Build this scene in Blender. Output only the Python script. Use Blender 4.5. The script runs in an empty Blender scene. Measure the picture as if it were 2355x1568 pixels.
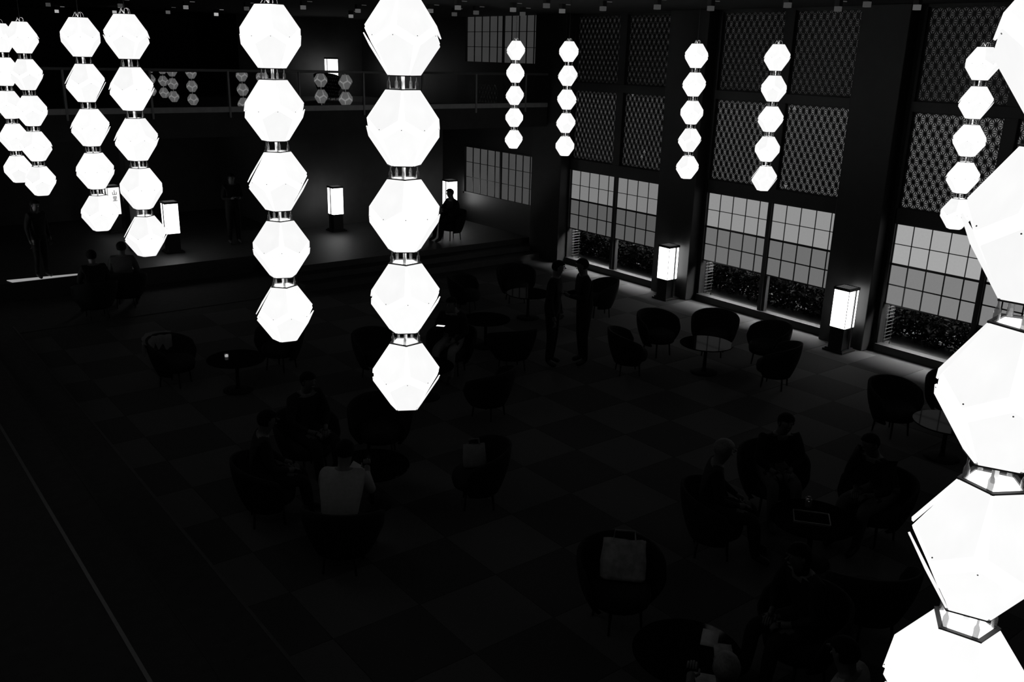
import bpy, bmesh, math, random
from mathutils import Vector, Matrix, Euler
random.seed(7)
PI = math.pi
R = math.radians
sc = bpy.context.scene
col = sc.collection

# ------------------------------------------------------------------ camera
ZC = 4.84                                   # eye height above the lounge floor (m)
FPX = 2081.99                               # focal length in pixels of the 2355 px frame
PITCH, ROLL, YAW = R(17.4607), R(1.5100), R(38.2496)
fw = Vector((math.sin(YAW)*math.cos(PITCH), math.cos(YAW)*math.cos(PITCH), -math.sin(PITCH)))
rt = Vector((math.cos(YAW), -math.sin(YAW), 0))
up = rt.cross(fw)
rt2 = rt*math.cos(ROLL) + up*math.sin(ROLL)
up2 = up*math.cos(ROLL) - rt*math.sin(ROLL)
cam_d = bpy.data.cameras.new('camera')
cam_d.sensor_width = 36.0
cam_d.lens = FPX/2355*36.0
cam_d.clip_start = .05
cam_d.clip_end = 200
cam = bpy.data.objects.new('camera', cam_d)
m = Matrix.Identity(4)
for i in range(3):
    m[i][0] = rt2[i]; m[i][1] = up2[i]; m[i][2] = -fw[i]
m[2][3] = ZC
cam.matrix_world = m
col.objects.link(cam)
sc.camera = cam

# ------------------------------------------------------------------ world, exposure
w = bpy.data.worlds.new('world')
sc.world = w
w.use_nodes = True
bg = w.node_tree.nodes['Background']
bg.inputs[0].default_value = (1, 1, 1, 1)    # flat overcast sky over the dark garden
bg.inputs[1].default_value = 32.0
sc.view_settings.view_transform = 'Standard'
sc.view_settings.look = 'None'
sc.view_settings.gamma = 1
sc.view_settings.exposure = 0
sc.view_settings.use_curve_mapping = False
sc.cycles.use_denoising = True
sc.cycles.use_adaptive_sampling = True
sc.cycles.adaptive_threshold = .02
sc.cycles.max_bounces = 3
sc.cycles.use_light_tree = False
sc.cycles.diffuse_bounces = 1
sc.cycles.glossy_bounces = 2
sc.cycles.transparent_max_bounces = 8
sc.cycles.transmission_bounces = 4
sc.cycles.sample_clamp_indirect = 3
sc.cycles.caustics_reflective = False
sc.cycles.caustics_refractive = False

# ------------------------------------------------------------------ materials
def g(v):
    return (v, v, v, 1)

def mat(name, c, rough=.6, var=.25, scale=8.0, metal=0.0, spec=.5, bump=0.0, stretch=None, ior=None):
    """dull procedural surface: grey base with noise in its colour"""
    mt = bpy.data.materials.new(name)
    mt.use_nodes = True
    nt = mt.node_tree
    b = nt.nodes['Principled BSDF']
    b.inputs['Roughness'].default_value = rough
    b.inputs['Metallic'].default_value = metal
    b.inputs['Specular IOR Level'].default_value = spec
    if ior:
        b.inputs['IOR'].default_value = ior
    tc = nt.nodes.new('ShaderNodeTexCoord')
    mp = nt.nodes.new('ShaderNodeMapping')
    if stretch:
        mp.inputs['Scale'].default_value = stretch
    nz = nt.nodes.new('ShaderNodeTexNoise')
    nz.inputs['Scale'].default_value = scale
    nz.inputs['Detail'].default_value = 5
    rp = nt.nodes.new('ShaderNodeValToRGB')
    rp.color_ramp.elements[0].position = .3
    rp.color_ramp.elements[1].position = .7
    rp.color_ramp.elements[0].color = g(c*(1-var))
    rp.color_ramp.elements[1].color = g(c*(1+var))
    nt.links.new(tc.outputs['Object'], mp.inputs['Vector'])
    nt.links.new(mp.outputs['Vector'], nz.inputs['Vector'])
    nt.links.new(nz.outputs['Fac'], rp.inputs['Fac'])
    nt.links.new(rp.outputs['Color'], b.inputs['Base Color'])
    if bump:
        bp = nt.nodes.new('ShaderNodeBump')
        bp.inputs['Strength'].default_value = bump
        nt.links.new(nz.outputs['Fac'], bp.inputs['Height'])
        nt.links.new(bp.outputs['Normal'], b.inputs['Normal'])
    return mt

def emit(name, s, var=.04, scale=20.0, stretch=(1, 1, 1), rnd=0):
    """lit paper or plastic with a faint fibre in it"""
    mt = bpy.data.materials.new(name)
    mt.use_nodes = True
    nt = mt.node_tree
    nt.nodes.remove(nt.nodes['Principled BSDF'])
    e = nt.nodes.new('ShaderNodeEmission')
    tc = nt.nodes.new('ShaderNodeTexCoord')
    mp = nt.nodes.new('ShaderNodeMapping')
    mp.inputs['Scale'].default_value = stretch
    nz = nt.nodes.new('ShaderNodeTexNoise')
    nz.inputs['Scale'].default_value = scale
    nz.inputs['Detail'].default_value = 3
    mr = nt.nodes.new('ShaderNodeMapRange')
    mr.inputs['To Min'].default_value = s*(1-var)
    mr.inputs['To Max'].default_value = s*(1+var)
    nt.links.new(tc.outputs['Object'], mp.inputs['Vector'])
    nt.links.new(mp.outputs['Vector'], nz.inputs['Vector'])
    nt.links.new(nz.outputs['Fac'], mr.inputs['Value'])
    out = mr.outputs['Result']
    if rnd:                                   # each plate passes a little more or less light
        oi = nt.nodes.new('ShaderNodeObjectInfo')
        m2 = nt.nodes.new('ShaderNodeMapRange')
        m2.inputs['To Min'].default_value = 1-rnd
        m2.inputs['To Max'].default_value = 1+rnd
        mu = nt.nodes.new('ShaderNodeMath')
        mu.operation = 'MULTIPLY'
        nt.links.new(oi.outputs['Random'], m2.inputs['Value'])
        nt.links.new(out, mu.inputs[0])
        nt.links.new(m2.outputs['Result'], mu.inputs[1])
        out = mu.outputs[0]
    nt.links.new(out, e.inputs['Strength'])
    nt.links.new(e.outputs['Emission'], nt.nodes['Material Output'].inputs['Surface'])
    return mt

def glass(name, ior=1.5, tint=.9, rough=.0):
    mt = bpy.data.materials.new(name)
    mt.use_nodes = True
    nt = mt.node_tree
    nt.nodes.remove(nt.nodes['Principled BSDF'])
    tr = nt.nodes.new('ShaderNodeBsdfTransparent')
    tr.inputs[0].default_value = g(tint)
    gl = nt.nodes.new('ShaderNodeBsdfGlossy')
    gl.inputs['Roughness'].default_value = rough
    gl.inputs[0].default_value = g(1)
    fr = nt.nodes.new('ShaderNodeFresnel')
    fr.inputs['IOR'].default_value = ior
    mx = nt.nodes.new('ShaderNodeMixShader')
    ge = nt.nodes.new('ShaderNodeNewGeometry')   # the back face of the pane adds no second mirror
    sb = nt.nodes.new('ShaderNodeMath')
    sb.operation = 'SUBTRACT'
    sb.inputs[0].default_value = 1
    mu = nt.nodes.new('ShaderNodeMath')
    mu.operation = 'MULTIPLY'
    nt.links.new(ge.outputs['Backfacing'], sb.inputs[1])
    nt.links.new(sb.outputs[0], mu.inputs[0])
    nt.links.new(fr.outputs[0], mu.inputs[1])
    nt.links.new(mu.outputs[0], mx.inputs[0])
    nt.links.new(tr.outputs[0], mx.inputs[1])
    nt.links.new(gl.outputs[0], mx.inputs[2])
    nt.links.new(mx.outputs[0], nt.nodes['Material Output'].inputs['Surface'])
    return mt

M = {}
M['wall'] = mat('dark plaster wall', .030, .8, .2, 3)
M['ceiling'] = mat('dark ceiling', .02, .9, .2, 3)
M['wood'] = mat('dark stained timber', .005, .5, .35, 6, stretch=(1, 1, .12))
M['column'] = mat('dark stone column', .010, .55, .3, 5, bump=.05)
M['tile_light'] = mat('light carpet square', .050, .95, .12, 60, bump=.1)
M['tile_dark'] = mat('dark carpet square', .023, .95, .15, 60, bump=.1)
M['floor_base'] = mat('floor screed', .02, .9)
M['stone'] = mat('raised floor stone', .028, .6, .2, 9)
M['floor_glow'] = emit('painted floor glow', .30, .1, 9)  # emission painting bright light onto the floor, not a lamp
M['nosing'] = mat('metal step nosing', .07, .5, .1, 20)
M['rail'] = mat('painted steel rail', .10, .45, .1, 12)
M['rail_post'] = mat('grey steel post', .24, .45, .1, 12)
M['rail_band'] = mat('pale steel kerb', .34, .45, .1, 12)
M['rail_glass'] = glass('balustrade glass', 1.85, .93)
M['win_glass'] = glass('window glass', 1.22, .92)
M['l_panel'] = emit('lantern plate', .985, .05, 14, (1, 1, .35), rnd=.045)
M['l_body'] = emit('lantern inner light', 2.3, .03, 10)
M['l_ring'] = mat('lantern rim', .05, .5, .1, 20)
M['l_rod'] = mat('white lantern tube', .8, .4, .03, 20)
M['l_screw'] = mat('panel screw', .3, .4, .1, 30)
M['l_clear'] = glass('clear acrylic hanger', 1.5, .55, .08)
_nt = M['l_clear'].node_tree
_df = _nt.nodes.new('ShaderNodeBsdfDiffuse')
_df.inputs[0].default_value = g(.8)
_mx = _nt.nodes.new('ShaderNodeMixShader')
_mx.inputs[0].default_value = .12
_src = _nt.nodes['Material Output'].inputs['Surface'].links[0].from_socket
_nt.links.new(_src, _mx.inputs[1])
_nt.links.new(_df.outputs[0], _mx.inputs[2])
_nt.links.new(_mx.outputs[0], _nt.nodes['Material Output'].inputs['Surface'])
M['l_cord'] = mat('steel cord', .08, .4, .1, 20, metal=.5)
M['lamp_shade'] = emit('lamp shade paper', 4.5, .04, 9)
M['lamp_wood'] = mat('lamp lacquered wood', .012, .35, .3, 10)
M['lamp_lid'] = emit('lamp lid paper', .11, .15, 20, (1, 6, 1))
M['ink'] = mat('ink lettering', .012, .8, .1)
M['lacquer'] = mat('black lacquer top', .004, .05, .2, 10, spec=.12, ior=1.16)
M['chair'] = mat('dark upholstery', .009, .9, .25, 40, bump=.1, spec=.2)
M['seat'] = mat('dark seat cloth', .012, .9, .25, 40, bump=.1, spec=.2)
M['leg'] = mat('dark chair leg', .01, .6, .2, 20)
M['skin'] = mat('skin', .07, .6, .08, 12)
M['hair'] = mat('dark hair', .003, .8, .3, 60, spec=.1)
M['hair_grey'] = mat('grey hair', .09, .6, .3, 60)
M['suit'] = mat('dark suit cloth', .008, .9, .2, 50, spec=.2)
M['grey_cloth'] = mat('grey cloth', .045, .9, .2, 50)
M['white_cloth'] = mat('white cloth', .22, .9, .08, 30)
M['pale_cloth'] = mat('pale cloth', .13, .9, .1, 30)
M['paper'] = mat('paper', .34, .9, .05, 30)
M['print'] = mat('printed paper', .20, .9, .35, 14)
M['tray'] = mat('tray edge metal', .35, .3, .1, 20, metal=.7)
M['screen'] = emit('phone screen', 1.6, .02, 5)
M['gravel'] = mat('garden gravel', .009, .95, .35, 45, bump=.6)
M['leaf'] = mat('shrub leaf', .0045, .8, .5, 15, spec=.05)
M['bark'] = mat('shrub stem', .002, .8, .3, 20)
M['bamboo'] = mat('bamboo', .011, .5, .2, 12)
M['post_pale'] = mat('pale window post', .012, .5, .15, 10)
M['poster'] = mat('poster sheet', .20, .7, .4, 5)
M['fixture'] = mat('downlight housing', .02, .6)
for i, s in enumerate((.045, .085, .17, .42)):
    M['down%d' % i] = emit('downlight glow %d' % i, s, .1, 20)

# ------------------------------------------------------------------ mesh helpers
class MB:
    def __init__(s):
        s.v = []; s.f = []; s.mi = []
    def poly(s, pts, faces, mi=0):
        o = len(s.v)
        s.v += [tuple(p) for p in pts]
        s.f += [tuple(i+o for i in f) for f in faces]
        s.mi += [mi]*len(faces)
        return s
    def box(s, x0, x1, y0, y1, z0, z1, mi=0):
        p = [(x0, y0, z0), (x1, y0, z0), (x1, y1, z0), (x0, y1, z0), (x0, y0, z1), (x1, y0, z1), (x1, y1, z1), (x0, y1, z1)]
        return s.poly(p, [(3, 2, 1, 0), (4, 5, 6, 7), (0, 1, 5, 4), (1, 2, 6, 5), (2, 3, 7, 6), (3, 0, 4, 7)], mi)
    def bar(s, a, b, wd, dp, n=(1, 0, 0), mi=0):
        """rectangular bar from a to b, dp along n, wd across"""
        a = Vector(a); b = Vector(b); n = Vector(n).normalized()
        d = (b-a).normalized()
        t = d.cross(n).normalized()*wd/2
        q = n*dp/2
        p = [a-t-q, a+t-q, a+t+q, a-t+q, b-t-q, b+t-q, b+t+q, b-t+q]
        return s.poly(p, [(3, 2, 1, 0), (4, 5, 6, 7), (0, 1, 5, 4), (1, 2, 6, 5), (2, 3, 7, 6), (3, 0, 4, 7)], mi)
    def tube(s, pts, rads, n=8, mi=0, caps=True):
        pts = [Vector(p) for p in pts]
        if not isinstance(rads, (list, tuple)):
            rads = [rads]*len(pts)
        rings = []
        ref = Vector((0, 0, 1))
        for i, p in enumerate(pts):
            d = (pts[min(i+1, len(pts)-1)]-pts[max(i-1, 0)]).normalized()
            r0 = ref if abs(d.dot(ref)) < .95 else Vector((1, 0, 0))
            a = d.cross(r0).normalized(); b = d.cross(a).normalized()
            rings.append([p+(a*math.cos(2*PI*k/n)+b*math.sin(2*PI*k/n))*rads[i] for k in range(n)])
        vs = [v for r in rings for v in r]
        fs = []
        for i in range(len(pts)-1):
            for k in range(n):
                fs.append((i*n+k, i*n+(k+1) % n, (i+1)*n+(k+1) % n, (i+1)*n+k))
        if caps:
            fs.append(tuple(range(n-1, -1, -1)))
            fs.append(tuple((len(pts)-1)*n+k for k in range(n)))
        return s.poly(vs, fs, mi)
    def lathe(s, prof, n=24, mi=0, c=(0, 0)):
        vs = []; fs = []
        for (r, z) in prof:
            for k in range(n):
                vs.append((c[0]+r*math.cos(2*PI*k/n), c[1]+r*math.sin(2*PI*k/n), z))
        L = len(prof)
        for i in range(L-1):
            for k in range(n):
                fs.append((i*n+k, i*n+(k+1) % n, (i+1)*n+(k+1) % n, (i+1)*n+k))
        fs.append(tuple(range(n-1, -1, -1)))
        fs.append(tuple((L-1)*n+k for k in range(n)))
        return s.poly(vs, fs, mi)
    def ell(s, c, r, n=12, m=8, mi=0, rot=None):
        vs = []; fs = []
        rot = rot or Matrix.Identity(3)
        for i in range(m+1):
            t = PI*i/m
            for k in range(n):
                a = 2*PI*k/n
                vs.append(Vector(c)+rot @ Vector((r[0]*math.sin(t)*math.cos(a), r[1]*math.sin(t)*math.sin(a), r[2]*math.cos(t))))
        for i in range(m):
            for k in range(n):
                fs.append((i*n+k, (i+1)*n+k, (i+1)*n+(k+1) % n, i*n+(k+1) % n))
        return s.poly(vs, fs, mi)
    def mesh(s, name, mats, smooth=False):
        me = bpy.data.meshes.new(name)
        me.from_pydata(s.v, [], s.f)
        for mm in (mats if isinstance(mats, (list, tuple)) else [mats]):
            me.materials.append(M[mm] if isinstance(mm, str) else mm)
        me.polygons.foreach_set('material_index', s.mi)
        if smooth:
            me.polygons.foreach_set('use_smooth', [True]*len(me.polygons))
        me.update()
        return me
    def build(s, name, mats, parent=None, smooth=False, bevel=0, loc=None, rotz=0):
        return put(name, s.mesh(name, mats, smooth), parent, loc, rotz, bevel)

def put(name, me, parent=None, loc=None, rotz=0, bevel=0):
    o = bpy.data.objects.new(name, me)
    col.objects.link(o)
    if parent:
        o.parent = parent
    if loc is not None:
        o.location = loc
    o.rotation_euler[2] = rotz
    if bevel:
        b = o.modifiers.new('bevel', 'BEVEL')
        b.width = bevel; b.segments = 2; b.limit_method = 'ANGLE'
    return o

def tag(o, label=None, cat=None, group=None, kind=None):
    if label: o['label'] = label
    if cat: o['category'] = cat
    if group: o['group'] = group
    if kind: o['kind'] = kind
    return o

def thing(name, label, cat, loc=(0, 0, 0), rotz=0, group=None):
    o = bpy.data.objects.new(name, None)
    o.empty_display_size = .1
    col.objects.link(o)
    o.location = loc
    o.rotation_euler[2] = rotz
    return tag(o, label, cat, group)

def struct(name, mb, mats, label, **k):
    return tag(mb.build(name, mats, **k), label, kind='structure')

def copy_tree(o, parent=None):
    c = o.copy()
    col.objects.link(c)
    c.parent = parent
    for ch in list(o.children):
        copy_tree(ch, c)
    return c

# ================================================================== the setting
XW = 14.64            # window wall
XF = 14.36            # face of its columns
ZP = .38              # raised floor at the back and on the left
ZM = 3.50             # mezzanine floor
YM = 17.12            # mezzanine edge
CEIL = 5.80
T = .8765             # carpet square
TX, TY = 4.73, 6.16

def px(x, y, z):
    d = Vector((x, y, z-ZC))
    f = d.dot(fw)
    if f <= .1:
        return None
    return 1177.5+FPX*d.dot(rt2)/f, 784-FPX*d.dot(up2)/f, f

# lounge floor with its checkered squares
fl = struct('floor', MB().box(-6.5, XW, -4, 17.2, -.2, -.012), 'floor_base', 'dark lounge floor laid with a checker of light and dark carpet squares')
tl = {}
for nm, mt in (('tile_light', 'tile_light'), ('tile_dark', 'tile_dark')):
    b = MB()
    e, h = T/2-.001, T/2-.003
    b.poly([(-e, -e, -.012), (e, -e, -.012), (e, e, -.012), (-e, e, -.012), (-h, -h, 0), (h, -h, 0), (h, h, 0), (-h, h, 0)],
           [(4, 5, 6, 7), (0, 1, 5, 4), (1, 2, 6, 5), (2, 3, 7, 6), (3, 0, 4, 7)])
    tl[nm] = b.mesh(nm, mt)
cells = []
for i in range(-3, 11):
    for j in range(-7, 13):
        x, y = TX+(i+.5)*T, TY+(j+.5)*T
        if x-T/2 < 2.05 or x+T/2 > XW-.05+.3 or y+T/2 > 17.2:
            continue
        p = px(x, y, 0)
        if not p:
            continue
        vis = -150 < p[0] < 2500 and -150 < p[1] < 1760
        cells.append((0 if vis else 1, p[2], i, j, x, y))
cells.sort()
rest = MB()
for n, (nv, d, i, j, x, y) in enumerate(cells):
    light = (i+j) % 2 == 0
    if n < 290 and not nv:
        put('carpet_square', tl['tile_light' if light else 'tile_dark'], fl, (x, y, 0))
    else:
        h = T/2-.003
        rest.poly([(x-h, y-h, 0), (x+h, y-h, 0), (x+h, y+h, 0), (x-h, y+h, 0)], [(0, 1, 2, 3)], 0 if light else 1)
tag(rest.build('carpet_squares_beyond_view', ['tile_light', 'tile_dark'], fl), kind='stuff')

# raised floor at the back, with steps; raised floor and steps on the left
rf = struct('floor_raised', MB().box(-6.5, 8.0, 19.45, 30, -.2, ZP).box(8.0, XW, 17.95, 22.0, -.2, ZP).box(8.0, 9.6, 22.0, 30, -.2, ZP),
            'stone', 'dark stone raised floor behind the lounge steps')
for k in range(2):
    MB().box(8.0, XW, 17.2+.375*k, 17.95, ZP/3*k-(.0 if k else .2), ZP/3*(k+1)-.002).build('step', 'stone', rf, bevel=.008)
for k, (yy, zz) in enumerate(((17.2, ZP/3), (17.575, ZP*2/3), (17.95, ZP))):
    MB().box(8.0, XW, yy-.004, yy+.03, zz-.02, zz+.003).build('step_nosing', 'stone', rf)
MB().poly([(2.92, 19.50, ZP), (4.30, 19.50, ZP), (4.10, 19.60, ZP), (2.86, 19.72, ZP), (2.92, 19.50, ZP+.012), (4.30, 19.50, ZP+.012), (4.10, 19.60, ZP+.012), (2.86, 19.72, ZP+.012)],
          [(3, 2, 1, 0), (4, 5, 6, 7), (0, 1, 5, 4), (1, 2, 6, 5), (2, 3, 7, 6), (3, 0, 4, 7)]).build('painted_glow_patch', 'floor_glow', rf)  # thin glowing slab added in place of brightly lit floor
MB().box(-2, 8.0, 17.2, 19.45, -.2, -.002).build('floor_strip', 'floor_base', rf)
lf = struct('floor_side', MB().box(-6.5, 1.43, -4, 17.2, -.2, ZP), 'floor_base', 'dark raised walkway along the left of the lounge')
MB().box(1.43, 1.92, -4, 17.2, -.2, ZP*2/3).build('step', 'floor_base', lf)
MB().box(1.92, 2.50, -4, 17.2, -.2, ZP/3).build('step', 'floor_base', lf)
for xx, zz, mt in ((1.43, ZP, 'nosing'), (1.92, ZP*2/3, 'floor_base'), (2.50, ZP/3, 'stone')):
    MB().box(xx-.028, xx+.004, -4, 17.2, zz-.012, zz+.003).build('step_nosing', mt, lf)

# walls, ceiling
struct('wall_left', MB().box(-6.7, -6.5, -4, 30, -.2, CEIL), 'wall', 'dark left wall of the lobby')
struct('wall_near', MB().box(-6.7, XW+.3, -4.2, -4, -.2, CEIL), 'wall', 'dark wall behind the viewpoint')
struct('wall_back', MB().box(9.6, XW, 22.0, 22.2, ZP, 3.3).box(9.6, 9.8, 22.2, 26, ZP, 3.3).box(-6.5, 9.8, 26, 26.2, ZP, 3.3), 'wall',
       'dark back wall of the ground floor behind the floor lamps')
struct('wall_upper', MB().box(-6.5, 10.6, 30, 30.2, ZM, CEIL).box(10.6, XW+.3, 26.6, 26.8, ZM, CEIL).box(10.6, 10.8, 26.8, 30, ZM, CEIL), 'wall',
       'dark back wall of the mezzanine')
ce = struct('ceiling', MB().box(-6.7, XW+.6, -4.2, 30.2, CEIL, CEIL+.2), 'ceiling', 'dark ceiling with small downlights')
struct('mezzanine_floor', MB().box(-6.5, XW, YM+.02, 30, 3.30, ZM), 'wall', 'dark mezzanine floor slab under the glass balustrade')
# window wall: solid parts between the bays
BAYS = [(13.387, 16.475), (9.128, 12.224), (4.90, 8.08), (.62, 3.80)]
ww = MB()
ww.box(XW, XW+.25, 16.5, 17.8, -.2, CEIL)
ww.box(XW, XW+.25, 17.8, 20.9, -.2, 1.15).box(XW, XW+.25, 17.8, 20.9, 2.45, 4.64).box(XW, XW+.25, 20.9, 30, -.2, CEIL)
ww.box(XW, XW+.25, 12.224, 13.387, -.2, CEIL).box(XW, XW+.25, 8.08, 9.128, -.2, CEIL).box(XW, XW+.25, -4, 4.90, -.2, CEIL)
for a, b in BAYS[:3]:
    ww.box(XW+.04, XW+.25, a, b, -.2, .05)
struct('wall_right', ww, 'wood', 'dark timber window wall along the right of the lounge')
for k, (a, b) in enumerate(((16.52, 17.62), (12.33, 13.34), (8.20, 9.08), (3.95, 4.85))):
    struct('column', MB().box(XF, XW, a, b, 0, CEIL), 'column',
           ['dark column in the window wall beside the steps', 'dark column in the window wall behind the farther wall lamp',
            'dark column in the window wall behind the nearer wall lamp', 'dark column in the window wall nearest the viewpoint'][k], bevel=.012)

# ---------------------------------------------------------------- windows of the lounge bays
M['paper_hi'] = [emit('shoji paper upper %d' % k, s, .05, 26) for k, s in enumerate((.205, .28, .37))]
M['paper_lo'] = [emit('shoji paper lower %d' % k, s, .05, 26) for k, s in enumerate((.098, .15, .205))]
M['grille_lo'] = [emit('grille paper lower %d' % k, s, .1, 4) for k, s in enumerate((.105, .15, .155))]
M['grille_hi'] = [emit('grille paper upper %d' % k, s, .1, 4) for k, s in enumerate((.030, .036, .038))]

def lattice(wd, ht, skip=()):
    """hemp-leaf lattice in the local y-z plane, width wd and height ht, bars facing -x"""
    b = MB()
    a = .133; rh = a*math.sqrt(3)/2
    nr = int(round(ht/rh)); rh = ht/nr
    nc = int(math.ceil(wd/a))+1
    def vert(i, j):
        return Vector((0, (i+.5*(j % 2)-.5)*a, j*rh))
    def add(p, q, wdt, dp):
        # clip to the panel width
        p = p.copy(); q = q.copy()
        if p.y > q.y: p, q = q, p
        if q.y <= .001 or p.y >= wd-.001: return
        if p.y < 0: p = p.lerp(q, (0-p.y)/(q.y-p.y))
        if q.y > wd: q = p.lerp(q, (wd-p.y)/(q.y-p.y))
        if (q-p).length > .006:
            b.bar(p, q, wdt, dp)
    for j in range(nr+1):
        for i in range(nc):
            add(vert(i, j), vert(i+1, j), .0125, .022)
            if j < nr:
                lo = vert(i, j); ro = vert(i+1, j)
                o = 1 if j % 2 else 0
                u0 = vert(i+o, j+1); u1 = vert(i+o+1, j+1)
                ul = vert(i-1+o+0, j+1) if False else None
                # upright triangle lo-ro-apex, inverted triangle apex-apex2-ro
                apex = vert(i+o, j+1) if o else vert(i, j+1)
                apex = Vector((0, (lo.y+ro.y)/2, (j+1)*rh))
                ap2 = apex+Vector((0, a, 0))
                add(lo, apex, .0125, .022)
                add(apex, ro, .0125, .022)
                if (i, j, 0) not in skip:
                    c = (lo+ro+apex)/3
                    for v in (lo, ro, apex): add(c, v, .0092, .018)
                if (i, j, 1) not in skip:
                    c = (apex+ap2+ro)/3
                    for v in (apex, ap2, ro): add(c, v, .0092, .018)
    return b

LAT_W = 1.42
lat_cache = {}
def lat_mesh(ht, skip=()):
    key = (round(ht, 3), skip)
    if key not in lat_cache:
        lat_cache[key] = lattice(LAT_W, ht, skip).mesh('lattice', 'wood')
    return lat_cache[key]

WINDOW_LABEL = ['paper screen window bay farthest along the window wall, left of the farther wall lamp',
                'paper screen window bay between the two wall lamps',
                'paper screen window bay right of the nearer wall lamp']
Z_SH = [2.285, 1.930, 1.575, 1.215, .856]
for k, (y0, y1) in enumerate(BAYS[:3]):
    ym = y0+1.532 if k != 2 else y0+1.58
    fr = MB()
    fr.box(XW-.02, XW+.12, y0-.02, y1+.02, 2.285, 2.545)               # head beam
    fr.box(XW-.03, XW+.12, y0-.02, y1+.02, 4.13, 4.30)                 # beam between the grilles
    fr.box(XW-.02, XW+.12, y0-.02, y1+.02, 5.755, CEIL)
    fr.box(XW-.06, XW+.12, y0-.02, y1+.02, 0, .14)                     # sill
    fr.box(XW-.02, XW+.12, y0-.04, y0+.012, .14, CEIL).box(XW-.02, XW+.12, y1-.012, y1+.04, .14, CEIL)
    fr.box(XW-.025, XW+.12, ym-.105, ym+.105, 2.545, CEIL)             # grille mullion
    fr.box(XW-.01, XW+.12, ym-.042, ym+.042, .14, 2.285)               # shoji mullion
    wn = struct('window_%d' % (k+1), fr, 'wood', WINDOW_LABEL[k], bevel=.004)
    MB().box(XW+.075, XW+.085, y0, y1, .87, 2.285).build('light_leak_board', 'wood', wn)  # added unseen behind the paper to stop sky light leaking in
    # two paper screens, each of an upper and a lower tier
    for s, (a, b) in enumerate(((ym+.042, y1-.012), (y0+.012, ym-.042))):
        cuts = [b-.31*0]
        wds = [.315, .322, .327, .322]
        ys = [b]
        for q in wds: ys.append(ys[-1]-q)
        ys.append(a)
        for tier in (0, 1):
            zt, zmid, zb = Z_SH[2*tier:2*tier+3]
            th = .012 if tier == 0 else .020
            f = MB()
            f.box(XW+.03, XW+.05, a, b, zt-.018, zt).box(XW+.03, XW+.05, a, b, zb, zb+.020)
            f.box(XW+.032, XW+.048, a, b, zmid-th/2-(.000), zmid+th/2)
            f.box(XW+.03, XW+.05, a, a+.012, zb, zt).box(XW+.03, XW+.05, b-.012, b, zb, zt)
            for yq in ys[1:-1]:
                f.box(XW+.032, XW+.048, yq-th*.8/2-.001, yq+th*.8/2+.001, zb, zt)
            sp = f.build('shoji_upper' if tier == 0 else 'shoji_lower', 'wood', wn)
            for rr, (za, zb2) in enumerate(((zt, zmid), (zmid, zb))):
                for c in range(5):
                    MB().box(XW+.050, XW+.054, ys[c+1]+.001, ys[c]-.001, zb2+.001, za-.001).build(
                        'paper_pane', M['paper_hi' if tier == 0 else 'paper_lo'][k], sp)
        # grilles
        ga, gb = (ym+.105, y1-.012) if s == 0 else (y0+.012, ym-.105)
        for tier, (za, zb) in enumerate(((4.30, 5.755), (2.545, 4.13))):
            ht = zb-za
            gf = MB()
            gf.box(XW+.03, XW+.07, ga, gb, za, za+.018).box(XW+.03, XW+.07, ga, gb, zb-.018, zb)
            gf.box(XW+.03, XW+.07, ga, ga+.018, za, zb).box(XW+.03, XW+.07, gb-.018, gb, za, zb)
            gp = gf.build('grille_frame', 'wood', wn)
            skip = ()
            if k == 1 and s == 1 and tier == 1: skip = ((10, 13, 0), (9, 13, 0), (9, 0, 1))
            if k == 0 and s == 1 and tier == 1: skip = ((5, 3, 0), (6, 2, 0), (8, 13, 1))
            lo = put('lattice', lat_mesh(ht, skip), gp, (XW+.05, ga, za))
            lo.scale = (1, (gb-ga)/LAT_W, 1)
            tag(lo, kind='stuff')
            MB().box(XW+.085, XW+.09, ga, gb, za, zb).build('backing_paper', M['grille_hi' if tier == 0 else 'grille_lo'][k], gp)
        # clear glass below
        MB().box(XW+.06, XW+.066, a, b, .14, .856).build('glass_pane', 'win_glass', wn)
    MB().box(XW+.02, XW+.11, ym-.10, ym-.045, .14, .85).build('window_post', 'post_pale', wn)

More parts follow.
